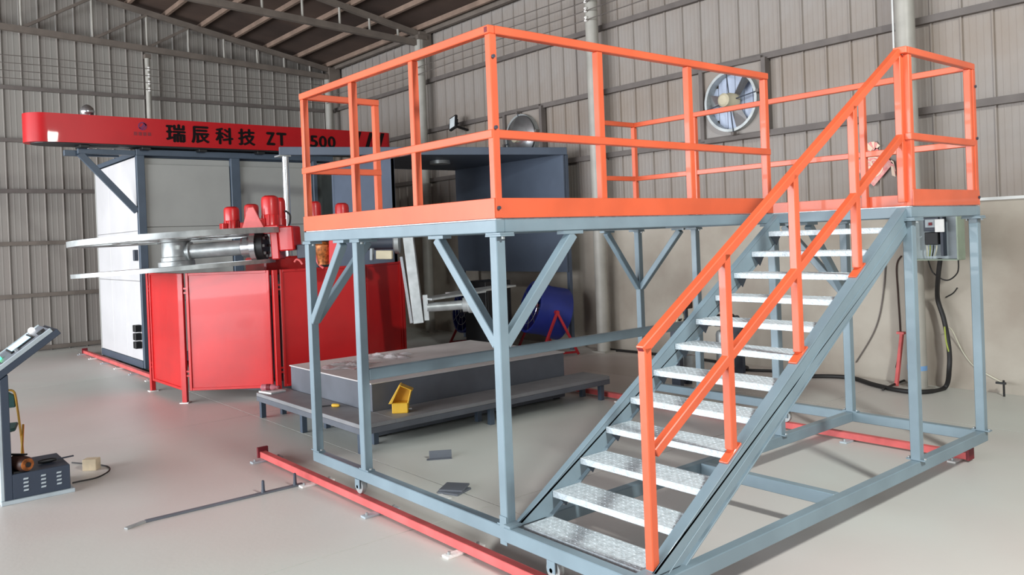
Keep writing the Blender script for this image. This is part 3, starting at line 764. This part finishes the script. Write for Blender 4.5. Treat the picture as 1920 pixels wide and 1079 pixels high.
# ================================================================== WALL FANS
def wall_fan(x, z, label, closed=False):
    t = thing('wall_fan', label, 'fan', (x, YW-.08, z))
    R = .385; h = .47
    # square frame of angle iron
    for sx in (-1, 1): B(sx*h-.03, sx*h+.03, -.05, .05, -h, h).build('frame_bar', 'girt', t, .003)
    for sz in (-1, 1): B(-h+.03, h-.03, -.05, .05, sz*h-.03, sz*h+.03).build('frame_bar', 'girt', t, .003)
    # plate with a round hole
    n = 40; vs = []; fs = []
    for i in range(n):
        a = 2*PI*i/n; c_, s_ = math.cos(a), math.sin(a); q = (h-.03)/max(abs(c_), abs(s_))
        vs += [(c_*R, .0, s_*R), (c_*q, .0, s_*q)]
    fs = [(2*i, 2*i+1, (2*i+3) % (2*n), (2*i+2) % (2*n)) for i in range(n)]
    MB().add(vs, fs).build('mounting_plate', 'sheet_wall', t)
    MB().torus((0,-.02,0), (0,1,0), R-.01, 0, 48, flat=(.035, .13)).build('ring', 'galv', t, smooth=True)
    for k in range(6):
        x0 = -R+k*(2*R/6); hh = math.sqrt(max(.0, R*R-(x0+R/6)**2))*.98
        B(x0+.004, x0+2*R/6-.004, .045, .052, -hh, hh).build('shutter_slat', 'shutter_daylit', t)
    for k in range(3):
        an = PI/2*.55+2*PI*k/3; e = Vector((math.cos(an), 0, math.sin(an))); g = Vector((-e.z, 0, e.x))
        MB().add([e*.07-g*.05+Vector((0,-.03,0)), e*.07+g*.05+Vector((0,.0,0)), e*(R-.03)+g*.10+Vector((0,.015,0)), e*(R-.03)-g*.06+Vector((0,-.045,0))], [(0,1,2,3)]).build('blade', 'silver', t)
    MB().lathe((0,.0,0), (0,-1,0), [(0,.10),(.10,.10),(.12,.085),(.22,.085),(.24,.06)], 24).build('motor', 'beige', t, smooth=True)
    for an in (.15, PI/2+.1, PI+.2, -PI/2+.1):
        e = Vector((math.cos(an), 0, math.sin(an)))
        MB().cyl(e*.08+Vector((0,-.09,0)), e*(R+.03)+Vector((0,-.09,0)), .008, n=8).build('stay_rod', 'dark_steel', t)
        p = e*(R+.04)+Vector((0,-.09,0)); B(p.x-.02, p.x+.02, -.12, -.05, p.z-.02, p.z+.02).build('stay_lug', 'girt', t)
    if closed:
        MB().lathe((.06,-.10,.02), (0,-1,0), [(0,.30),(.02,.34),(.03,.33),(.06,.1)], 36).build('weather_cowl', 'silver', t, smooth=True)
    return t
wall_fan(-2.83, 3.38, 'round three-blade exhaust fan with a bare motor in the side wall above the platform')
wall_fan(-6.95, 3.40, 'exhaust fan with a polished round cowl in the side wall above the canopy', True)
# floodlight
t = thing('floodlight', 'small black floodlight with a white lens on the side wall', 'floodlight', (-8.62, 5.98, 3.86))
B(-.10, .10, -.02, .03, -.13, .13).build('housing', 'black', t, .008)
B(-.078, .078, -.026, -.0205, -.10, .10).build('lens', 'glass_lamp', t, .003)
B(-.13, -.11, -.01, .02, -.05, .03).build('bracket', 'black', t); B(.11, .13, -.01, .02, -.05, .03).build('bracket', 'black', t)
B(-.13, .13, .02, .04, -.06, -.04).build('bracket', 'black', t)
yb = YW-.0-t.location.y
B(-.02, .02, .04, yb, -.06, -.03).build('bracket_arm', 'black', t)
t.rotation_euler = (math.radians(-14), math.radians(-14), 0)

# ================================================================== OVERHEAD WIRES AND INSULATORS
for k, nth in enumerate(('topmost', 'second from top', 'third from top', 'lowest')):
    z = 5.32-.135*k
    pts = [(-13.31, -8+1.4*i, z-.012*(i % 3)) for i in range(10)] + [(-13.31, 5.85, z)]
    tag(MB().sweep(pts, .007, 6, 2).build('supply_wire', 'girt', None), 'thin dark supply wire along the gable wall below the truss, %s of four' % nth, 'wire', 'supply wires on the gable wall')
    pts = [(-13.30+1.6*i, 5.89, z-.012*(i % 3)) for i in range(12)]
    tag(MB().sweep(pts, .007, 6, 2).build('supply_wire', 'girt', None), 'thin dark supply wire high along the side wall, %s of four' % nth, 'wire', 'supply wires on the side wall')
    for x, y, lab, grp in ((-13.345, 2.13, 'small white spool insulator on the slim gable column, %s of four' % nth, 'insulators on the gable column'),
                           (-9.68, 5.905, 'white spool insulator on the column next to the wall floodlight, %s of four' % nth, 'insulators on the side wall columns'),
                           (-5.1, 5.905, 'white spool insulator on the column between the two wall fans, %s of four' % nth, 'insulators on the side wall columns')):
        t = tag(MB().lathe((x, y, z-.04), (0,0,1), [(0,.018),(.01,.026),(.025,.026),(.032,.014),(.045,.014),(.052,.026),(.068,.026),(.075,.018)], 14).build('insulator', 'plaster', None, smooth=True), lab, 'insulator', grp)

# ================================================================== PAPER ORNAMENT ON THE WALL
t = thing('paper_ornament', 'pink diamond-shaped paper ornament with tassels on the side wall', 'ornament', (-1.07, YW-.045, 2.40))
MB().prism([(0,-.235),(.225,0),(0,.235),(-.225,0)], (0,0,0), (1,0,0), (0,0,1), (0,1,0), .012).build('diamond', 'paper_pink', t)
for k in range(5):
    a = 2*PI*k/5; MB().torus((.045*math.cos(a), -.004-.002*k, -.02+.045*math.sin(a)), (0,1,0), .034, 0, 16, flat=(.012, .006)).build('swirl', 'gold', t)
MB().torus((0, -.004, -.02), (0,1,0), .11, 0, 28, flat=(.014, .006)).build('swirl', 'gold', t)
for k in range(5):
    a = PI/2+(k-2)*.42; e = Vector((math.cos(a), 0, math.sin(a)))
    MB().prism([(-.02,0),(.02,0),(.03,.09),(-.03,.09)], Vector((0, -.0035*k, .17)), Vector((e.z,0,-e.x)), e, (0,1,0), .008).build('petal', 'paper_pink' if k % 2 else 'gold', t)
for s in (-1, 1):
    for k in range(3):
        MB().prism([(0,0),(.03,-.02),(.05,-.13),(.01,-.11)], (s*.20, -.003*k, .04-.03*k), (s,0,0), (0,0,1), (0,1,0), .006).build('tassel', 'paper_pink' if k == 1 else 'gold', t)

# ================================================================== SWITCH BOX AND CABLES
t = thing('switch_box', 'open grey-green electrical box with breakers on the side wall behind the stairs', 'electrical box', (-.25, 5.92, 1.60))
q = .235
B(-q, q, -.012, 0, -.235, .235).build('back_plate', 'light_grey', t)
for s in (-1, 1): B(s*q-.006, s*q+.006, -.17, 0, -.235, .235).build('side_plate', 'box_green', t)
for z in (-.235, .235): B(-q, q, -.17, 0, z-.005, z+.005).build('side_plate', 'box_green', t)
br = B(-.11, .035, -.10, -.0125, .05, .19).build('breaker', 'dark_steel', t, .005)
B(-.09, .015, -.106, -.1005, .09, .17).build('breaker_face', 'light_grey', br); B(-.05, -.02, -.125, -.1065, .11, .14).build('breaker_lever', 'rail_dark', br)
B(-.10, .03, -.11, -.0125, -.085, .04).build('contactor', 'black', t, .006)
B(.05, .075, -.10, -.0125, -.2, .20).build('terminal_strip', 'dark_steel', t)
B(.01, .10, -.13, -.1115, .04, .17).build('white_relay', 'white', t, .004)
for k in range(4): MB().sweep([(-.09+.032*k, -.08, -.09), (-.085+.03*k, -.09, -.14), (-.1+.025*k, -.06, -.20)], .006, 6, 4).build('lead', ('wire_white', 'wire_green', 'rubber', 'wire_white')[k], t)
for k in range(3): MB().sweep([(-.08+.045*k, -.06, .19), (-.08+.045*k, -.09, .21), (-.06+.045*k, -.06, .228)], .006, 6, 4).build('lead', 'rubber', t)
def wallp(x, y, Y): # point on the plane Y seen at a pixel
    d = Fv+Rv*(x-960)/FPX-Uv*(y-PPY)/FPX; return CAM+d*((Y-CAM.y)/d.y)
def floorp(x, y, z=0.0):
    d = Fv+Rv*(x-960)/FPX-Uv*(y-PPY)/FPX; return CAM+d*((z-CAM.z)/d.z)
def cable(label, pts, r, m, cat='cable', name='cable'):
    return tag(MB().sweep(pts, r, 8, 8).build(name, m, None, smooth=True), label, cat)
cp = [wallp(1763, 486, 5.84), wallp(1759, 520, 5.90), wallp(1758, 560, 6.12), wallp(1770, 600, 6.12), wallp(1779, 650, 6.10), wallp(1780, 690, 6.05)]
cp += [floorp(1772, 727, .025), floorp(1735, 735, .025), floorp(1690, 733, .025), floorp(1640, 722, .025), floorp(1590, 708, .025), floorp(1510, 706, .025), floorp(1440, 712, .025)]
cable('thick black power cable dropping from the electrical box and curving over the floor', cp, .024, 'rubber')
cable('black cable lying along the foot of the side wall', [(-5.3, 6.15, .02), (-4.4, 6.2, .02), (-3.6, 6.2, .02), (-2.7, 6.05, .02), floorp(1400, 694, .02), floorp(1490, 697, .02)], .018, 'rubber')
cable('thin black cable end branching off near the red bar', [floorp(1655, 731, .02), floorp(1675, 722, .02), floorp(1700, 712, .02)], .012, 'rubber')
cable('white wire slanting down the wall to the earth rod', [wallp(1773, 613, 6.1), wallp(1785, 620, 6.2), wallp(1805, 660, 6.268), wallp(1826, 687, 6.268), wallp(1852, 703, 6.268), wallp(1882, 719, 6.268)], .006, 'wire_white', 'wire', 'wire')
cable('short green and yellow wire beside the black power cable', [wallp(1771, 613, 6.08), wallp(1774, 640, 6.08), wallp(1779, 660, 6.07)], .008, 'wire_green', 'wire', 'wire')
cable('loose black wire looping below the electrical box', [wallp(1740, 487, 5.86), wallp(1750, 512, 5.90), wallp(1775, 526, 5.92), wallp(1795, 512, 5.90), wallp(1797, 487, 5.86)], .007, 'rubber', 'wire', 'wire')
cable('stub of black wire curling under the loop', [wallp(1795, 540, 6.268), wallp(1787, 550, 6.268), wallp(1773, 558, 6.268)], .006, 'rubber', 'wire', 'wire')
cable('dark wire hanging in a hoop on the wall behind the stairs', [wallp(1690, 480, 6.268), wallp(1681, 500, 6.268), wallp(1684, 560, 6.268), wallp(1688, 640, 6.268), wallp(1680, 690, 6.268)], .008, 'motor_brown', 'wire', 'wire')
cable('brown wire sagging down the wall left of the hooped wire', [wallp(1662, 470, 6.268), wallp(1655, 560, 6.268), wallp(1640, 620, 6.268), wallp(1605, 680, 6.268)], .008, 'girt', 'wire', 'wire')
t = thing('red_bar', 'thin red square bar leaning upright against the concrete wall', 'bar', (-.79, 6.06, 0))
MB().bar((0, -.03, .0), (.02, .10, .56), .035, .035).build('bar', 'rail_red', t, .003)
B(-.03, .05, .075, .13, .545, .57).build('end_cap', 'rail_red', t, .002)
t = thing('earth_rod', 'short dark earth rod with a clamp at the foot of the wall', 'rod', (.22, 6.13, 0))
MB().cyl((0,0,0), (0,0,.16), .010, n=8).build('rod', 'black', t); B(-.07, .02, -.012, .012, .12, .14).build('clamp', 'black', t)

# ================================================================== AIR FILTER STATION UNDER THE STAIRS
t = thing('air_filter_station', 'two grey filter cylinders with dark valves, seen between the stair treads', 'filter station', (-2.55, 5.15, 0))
for i, (dx, dy) in enumerate(((-.05, -.35), (.02, .28))):
    MB().lathe((dx, dy, .10), (0,0,1), [(0,.07),(.01,.105),(.40,.105),(.44,.09),(.46,.05),(.50,.05)], 24).build('filter_vessel', 'galv', t, smooth=True)
    MB().torus((dx, dy, .34), (0,0,1), .108, .008, 28, 6).build('clamp_ring', 'silver', t, smooth=True)
    MB().cyl((dx, dy, .0), (dx, dy, .099), .05, n=14).build('stand', 'dark_steel', t)
    B(dx-.09, dx+.09, dy-.10, dy+.10, .60, .74).build('valve_body', 'black', t, .015)
    MB().cyl((dx, dy, .74), (dx, dy, .90), .03, n=12).build('valve_stem', 'dark_steel', t)
    B(dx-.06, dx+.06, dy-.07, dy+.07, .86, .99).build('actuator', 'motor_brown', t, .01)
MB().cyl((-.02, -.6, .66), (-.02, .6, .66), .04, n=14).build('manifold', 'dark_steel', t, smooth=True)
B(-.06, .06, -.62, -.56, 0, .66).build('stand', 'dark_steel', t); B(-.06, .06, .56, .62, 0, .66).build('stand', 'dark_steel', t)
for y in (-.6, -.5): MB().torus((-.02, y, .78), (0,1,0), .06, .01, 20, 6).build('gauge', 'beige', t)

# ================================================================== CONTROL CONSOLE
t = thing('control_console', 'free-standing grey control console with lit buttons and a small screen', 'console', (-3.65, -1.6, 0))
CX0, CX1 = -.24, .23
def prof(poly, name, m, x0=CX0, x1=CX1, parent=None, bevel=.003):
    return MB().prism(poly, (x0, 0, 0), (0,1,0), (0,0,1), (1,0,0), x1-x0).build(name, m, parent or t, bevel)
prof([(-.215, 0), (.25, 0), (.25, .028), (-.215, .028)], 'base_plate', 'light_grey', CX0-.02, CX1+.02)
bs = prof([(-.14, .0285), (.225, .0285), (.225, .205), (-.14, .205)], 'base_box', 'navy')
for i, y in enumerate((-.075, .035, .135)):
    for k in range(4):
        MB().prism([(0,0),(.03,0),(.034,.012),(.004,.012)], (CX1, y, .075+.027*k), (0,1,0), (0,0,1), (1,0,0), .004).build('louvre', 'light_grey', bs)
prof([(-.19, .0285), (-.1405, .0285), (-.1405, .918), (-.19, .884)], 'column', 'navy')
prof([(-.213, .0285), (-.1905, .0285), (-.1905, .882), (-.213, .866)], 'column_edge', 'light_grey')
# sloping desk: wedge rising towards +y
d0 = Vector((-.36, .765)); d1 = Vector((.205, 1.175)); dd = (d1-d0).normalized(); nn = Vector((-dd.y, dd.x))
dk = prof([tuple(d0), tuple(d1), tuple(d1+nn*.045), tuple(d0+nn*.045)], 'desk', 'navy', bevel=.003)
u1 = d1-dd*.03
prof([tuple(d0+nn*.046), tuple(u1+nn*.046), tuple(u1+nn*.078), tuple(d0+nn*.078)], 'desk_edge', 'light_grey', CX1-.02, CX1, dk)
prof([tuple(d0+nn*.046), tuple(u1+nn*.046), tuple(u1+nn*.078), tuple(d0+nn*.078)], 'desk_edge', 'light_grey', CX0, CX0+.02, dk)
prof([tuple(d0+nn*.046), tuple(u1+nn*.046), tuple(u1+nn*.070), tuple(d0+nn*.070)], 'desk_panel', 'plinth', CX0+.021, CX1-.021, dk)
def desk_pt(x, s, h=0): p = d0+dd*s+nn*(.0705+h); return Vector((x, p.x, p.y))
ddv = Vector((0, dd.x, dd.y)); nnv = Vector((0, nn.x, nn.y)); ex = Vector((1,0,0))
MB().bar(desk_pt(-.03, .38, .006), desk_pt(-.03, .56, .006), .24, .014, nnv).build('screen_bezel', 'black', t, .002)
MB().bar(desk_pt(-.03, .395, .0145), desk_pt(-.03, .545, .0145), .21, .003, nnv).build('screen', 'screen', t)
MB().lathe(desk_pt(-.18, .60), nnv, [(0,.022),(.02,.022),(.03,.012)], 16).build('indicator_lamp', 'lamp_white', t, smooth=True)
MB().lathe(desk_pt(-.02, .30), nnv, [(0,.022),(.02,.022),(.03,.012)], 16).build('indicator_lamp', 'lamp_green', t, smooth=True)
for i in range(4):
    for j in range(3):
        if j == 2 and i in (1, 2): continue
        x, s = -.15+.1*i, .06+.11*j
        b_ = MB().lathe(desk_pt(x, s), nnv, [(0,.018),(.006,.018),(.007,.013),(.02,.013),(.022,.008)], 14).build('push_button', 'silver', t, smooth=True)
MB().lathe(desk_pt(.12, .42), nnv, [(0,.016),(.02,.016)], 14).build('key_switch', 'silver', t, smooth=True)
MB().bar(desk_pt(.13, .60, .012), desk_pt(.20, .625, .02), .03, .02, nnv).build('cable_clip', 'black', t)
# things on its base
t = thing('electric_motor', 'worn brown and copper electric motor lying on the console base', 'tool', (-3.56, -1.70, .205))
MB().lathe((0, .0, .055), Vector((.9,.35,0)), [(-.02,.045),(.0,.055),(.13,.055),(.15,.045)], 20).build('body', 'motor_brown', t, smooth=True)
MB().lathe((.135, .0525, .055), Vector((.9,.35,0)), [(0,.044),(.012,.044)], 20).build('winding_end', 'copper', t, smooth=True)
MB().cyl((.145, .0565, .055), (.158, .0615, .055), .018, n=12).build('shaft_hole', 'black', t)
MB().bar((-.04, -.05, .115), (.10, .06, .118), .02, .012).build('handle', 'black', t, .003)
B(-.03, .12, -.03, .07, 0, .012).build('cradle', 'black', t)
t = thing('hand_tool', 'black hand tool with a long thin jaw lying flat on the console base', 'tool', (-3.60, -1.48, .205))
MB().lathe((0, -.07, .016), (0,1,0), [(0,.008),(.03,.016),(.09,.016),(.12,.008)], 12).build('grip', 'black', t, smooth=True)
MB().bar((0, .045, .014), (-.02, .17, .014), .014, .01).build('jaw', 'dark_steel', t, .002)
t = tag(B(-.055, .055, -.04, .04, 0, .09).build('wood_block', 'wood', None, .003), 'small pale wooden block on the floor beside the console', 'block')
t.location = tuple(floorp(172, 881, 0)); t.rotation_euler = (0, 0, .9)
cable('thin black cable curving on the floor around the wooden block', [floorp(135, 868, .008), floorp(160, 870, .008), floorp(166, 868, .008)], .006, 'rubber')
cable('thin black cable looping back from the block to the console foot', [floorp(186, 872, .008), floorp(203, 876, .008), floorp(204, 884, .008), floorp(182, 896, .008), floorp(150, 903, .008), floorp(136, 906, .008)], .006, 'rubber')
# folding chair behind the console
t = thing('folding_chair', 'folding chair with dark green back and seat, half hidden behind the console', 'chair', tuple(floorp(0, 892, 0)), math.radians(256)); t.scale = (.8, .8, .8)
for s in (-1, 1):
    MB().sweep([(s*.19, -.24, .0), (s*.19, -.02, .42), (s*.185, .10, .66), (s*.17, .16, .84), (s*.12, .175, .87)], .011, 8, 5).build('back_leg', 'brass', t, smooth=True)
    MB().cyl((s*.205, .26, 0), (s*.205, -.12, .46), .011, n=8).build('front_leg', 'brass', t)
MB().sweep([(-.12, .175, .87), (0, .18, .875), (.12, .175, .87)], .011, 8, 5).build('top_bar', 'brass', t, smooth=True)
MB().prism([(-.17,0),(.17,0),(.17,.13),(.12,.17),(-.12,.17),(-.17,.13)], (0, .115, .68), (1,0,0), Vector((0,.3,1)).normalized(), Vector((0,-1,.3)).normalized(), .03).build('backrest', 'chair_green', t, .008)
MB().prism([(-.15,-.2),(.15,-.2),(.16,.12),(.12,.17),(-.12,.17),(-.16,.12)], (0,-.04,.44), (1,0,0), (0,1,0), (0,0,1), .035).build('seat', 'chair_green', t, .01)

# ================================================================== SMALL THINGS ON THE FLOOR AND STEP
p0, p1 = floorp(272, 980, 0), floorp(568, 909, 0); d = (p1-p0); ang = math.atan2(d.y, d.x); Ln = d.length
t = thing('steel_flat_bar', 'long dark steel flat bar with two upright bolts lying on the open floor', 'bar', (p0.x, p0.y, 0), ang)
B(0, Ln, -.02, .02, 0, .012).build('bar', 'plinth', t, .002)
MB().bar((.0, 0, .006), (-.13, -.055, .006), .035, .012).build('bent_tip', 'galv', t, .002)
for x in (Ln-.30, Ln-.06): MB().lathe((x, 0, .012), (0,0,1), [(0,.016),(.02,.012),(.08,.010),(.085,.005)], 10).build('bolt', 'dark_steel', t, smooth=True)
p = floorp(826, 860, 0)
t = thing('angle_bracket', 'small grey steel angle bracket standing on the floor inside the platform', 'bracket', (p.x, p.y, 0), math.radians(58))
B(-.09, .09, -.003, .003, 0, .065).build('upright', 'plinth', t, .001); B(-.11, .09, -.045, -.0031, 0, .005).build('foot', 'plinth', t, .001)
p = floorp(852, 922, 0)
for i, (rz, dx, dy) in enumerate(((.35, 0, 0), (.62, -.02, .015))):
    lab = ('lower square grey floor plate of the pair, slightly turned out', 'upper square grey floor plate lying askew on another')[i]
    t = tag(B(-.085, .085, -.085, .085, 0, .014).build('square_plate', 'plinth', None, .002), lab, 'plate', 'two stacked floor plates')
    t.location = (p.x+dx, p.y+dy, .0145*i); t.rotation_euler = (0, 0, rz)
t = tag(B(-.06, .06, -.06, .06, 0, .004).build('white_card', 'white', None), 'thin white card under the edge of the floor plates', 'card')
q = floorp(838, 931, 0); t.location = (q.x+.0, q.y-.06, 0)
# yellow folded box on the step
t = thing('foot_switch', 'yellow foot switch with a raised hood, standing on the step', 'foot switch', (-2.86, 1.13, .25), math.radians(52))
B(-.07, .07, -.06, .06, 0, .09).build('body', 'yellow', t, .006)
MB().prism([(-.10, .085), (.0, .25), (.015, .25), (-.07, .085)], (0, -.06, 0), (1,0,0), (0,0,1), (0,1,0), .12).build('hood_side', 'yellow', t, .003)
MB().prism([(.0, .25), (.11, .20), (.115, .19), (.015, .235)], (0, -.06, 0), (1,0,0), (0,0,1), (0,1,0), .12).build('hood_top', 'yellow', t, .003)
MB().prism([(.105, .20), (.075, .085), (.065, .088), (.095, .20)], (0, -.06, 0), (1,0,0), (0,0,1), (0,1,0), .12).build('hood_side', 'yellow', t, .003)
MB().prism([(-.085, .09), (.065, .09), (.095, .195), (.01, .235)], (0, .05, 0), (1,0,0), (0,0,1), (0,1,0), .008).build('hood_back', 'yellow', t, .001)
MB().cyl((.071, -.02, .03), (.10, -.02, .03), .012, n=10).build('cable_gland', 'silver', t)
p = floorp(622, 764, .25)
t = thing('hand_tool', 'yellow-handled hand tool with a thin black shaft on the step', 'tool', (p.x, p.y, .25), math.radians(35))
MB().lathe((0, 0, .017), (1,0,0), [(0,.008),(.01,.016),(.06,.016),(.08,.010)], 14).build('handle', 'yellow', t, smooth=True)
MB().cyl((-.13, -.03, .008), (0, 0, .016), .006, n=8).build('shaft', 'black', t)
t = tag(B(-.11, .11, -.09, .09, 0, .016).build('white_board', 'white', None, .002), 'small white board lying on the end corner of the step', 'board')
t.location = (-4.76, .76, .25); t.rotation_euler = (0,0,.2)
t = thing('plastic_bottle', 'crushed reddish plastic bottle lying on the small white board', 'bottle', (-4.78, .74, .267), .8)
MB().lathe((-.09, 0, .033), (1,0,0), [(0,.02),(.01,.032),(.07,.033),(.10,.028),(.13,.032),(.16,.014),(.18,.012)], 16).build('body', 'bottle', t, smooth=True)
MB().lathe((.09, 0, .033), (1,0,0), [(0,.015),(.018,.015)], 12).build('cap', 'rail_dark', t, smooth=True)
MB().lathe((-.03, 0, .033), (1,0,0), [(0,.0335),(.04,.0335)], 16).build('label_band', 'rail_dark', t, smooth=True)
# crumpled plastic film on the plinth
def film(cx, cy, lx, ly, h, label, seed):
    rnd = random.Random(seed); nx, ny = 40, 26; vs = []
    waves = [(rnd.uniform(-1, 1)*6, rnd.uniform(-1, 1)*6, rnd.uniform(0, 6)) for _ in range(7)]
    for i in range(nx+1):
        for j in range(ny+1):
            u, v = i/nx*2-1, j/ny*2-1; e = max(0, 1-u*u)*max(0, 1-v*v)
            f = sum(abs(math.sin(a*u+b*v+c)) for a, b, c in waves)/7
            vs.append((u*lx/2*(1+.12*math.sin(5*v+seed)), v*ly/2*(1+.15*math.sin(4*u+seed)), .003+h*e**.5*max(0, f*1.7-.75)+.006*rnd.random()*e))
    fs = [(i*(ny+1)+j, (i+1)*(ny+1)+j, (i+1)*(ny+1)+j+1, i*(ny+1)+j+1) for i in range(nx) for j in range(ny)]
    o = tag(MB().add(vs, fs).build('plastic_film', 'film', None), label, 'plastic film')
    o.location = (cx, cy, .502); return o
MATS['film'].node_tree.nodes['Principled BSDF'].inputs['Alpha'].default_value = .55
film(-4.18, 1.33, .46, .46, .05, 'crumpled clear plastic film heaped at the near edge of the plinth top', 3).rotation_euler = (0,0,.6)
film(-4.40, 1.92, .50, .42, .05, 'crumpled clear plastic film lying against the foot of the red guard', 5).rotation_euler = (0,0,.9)
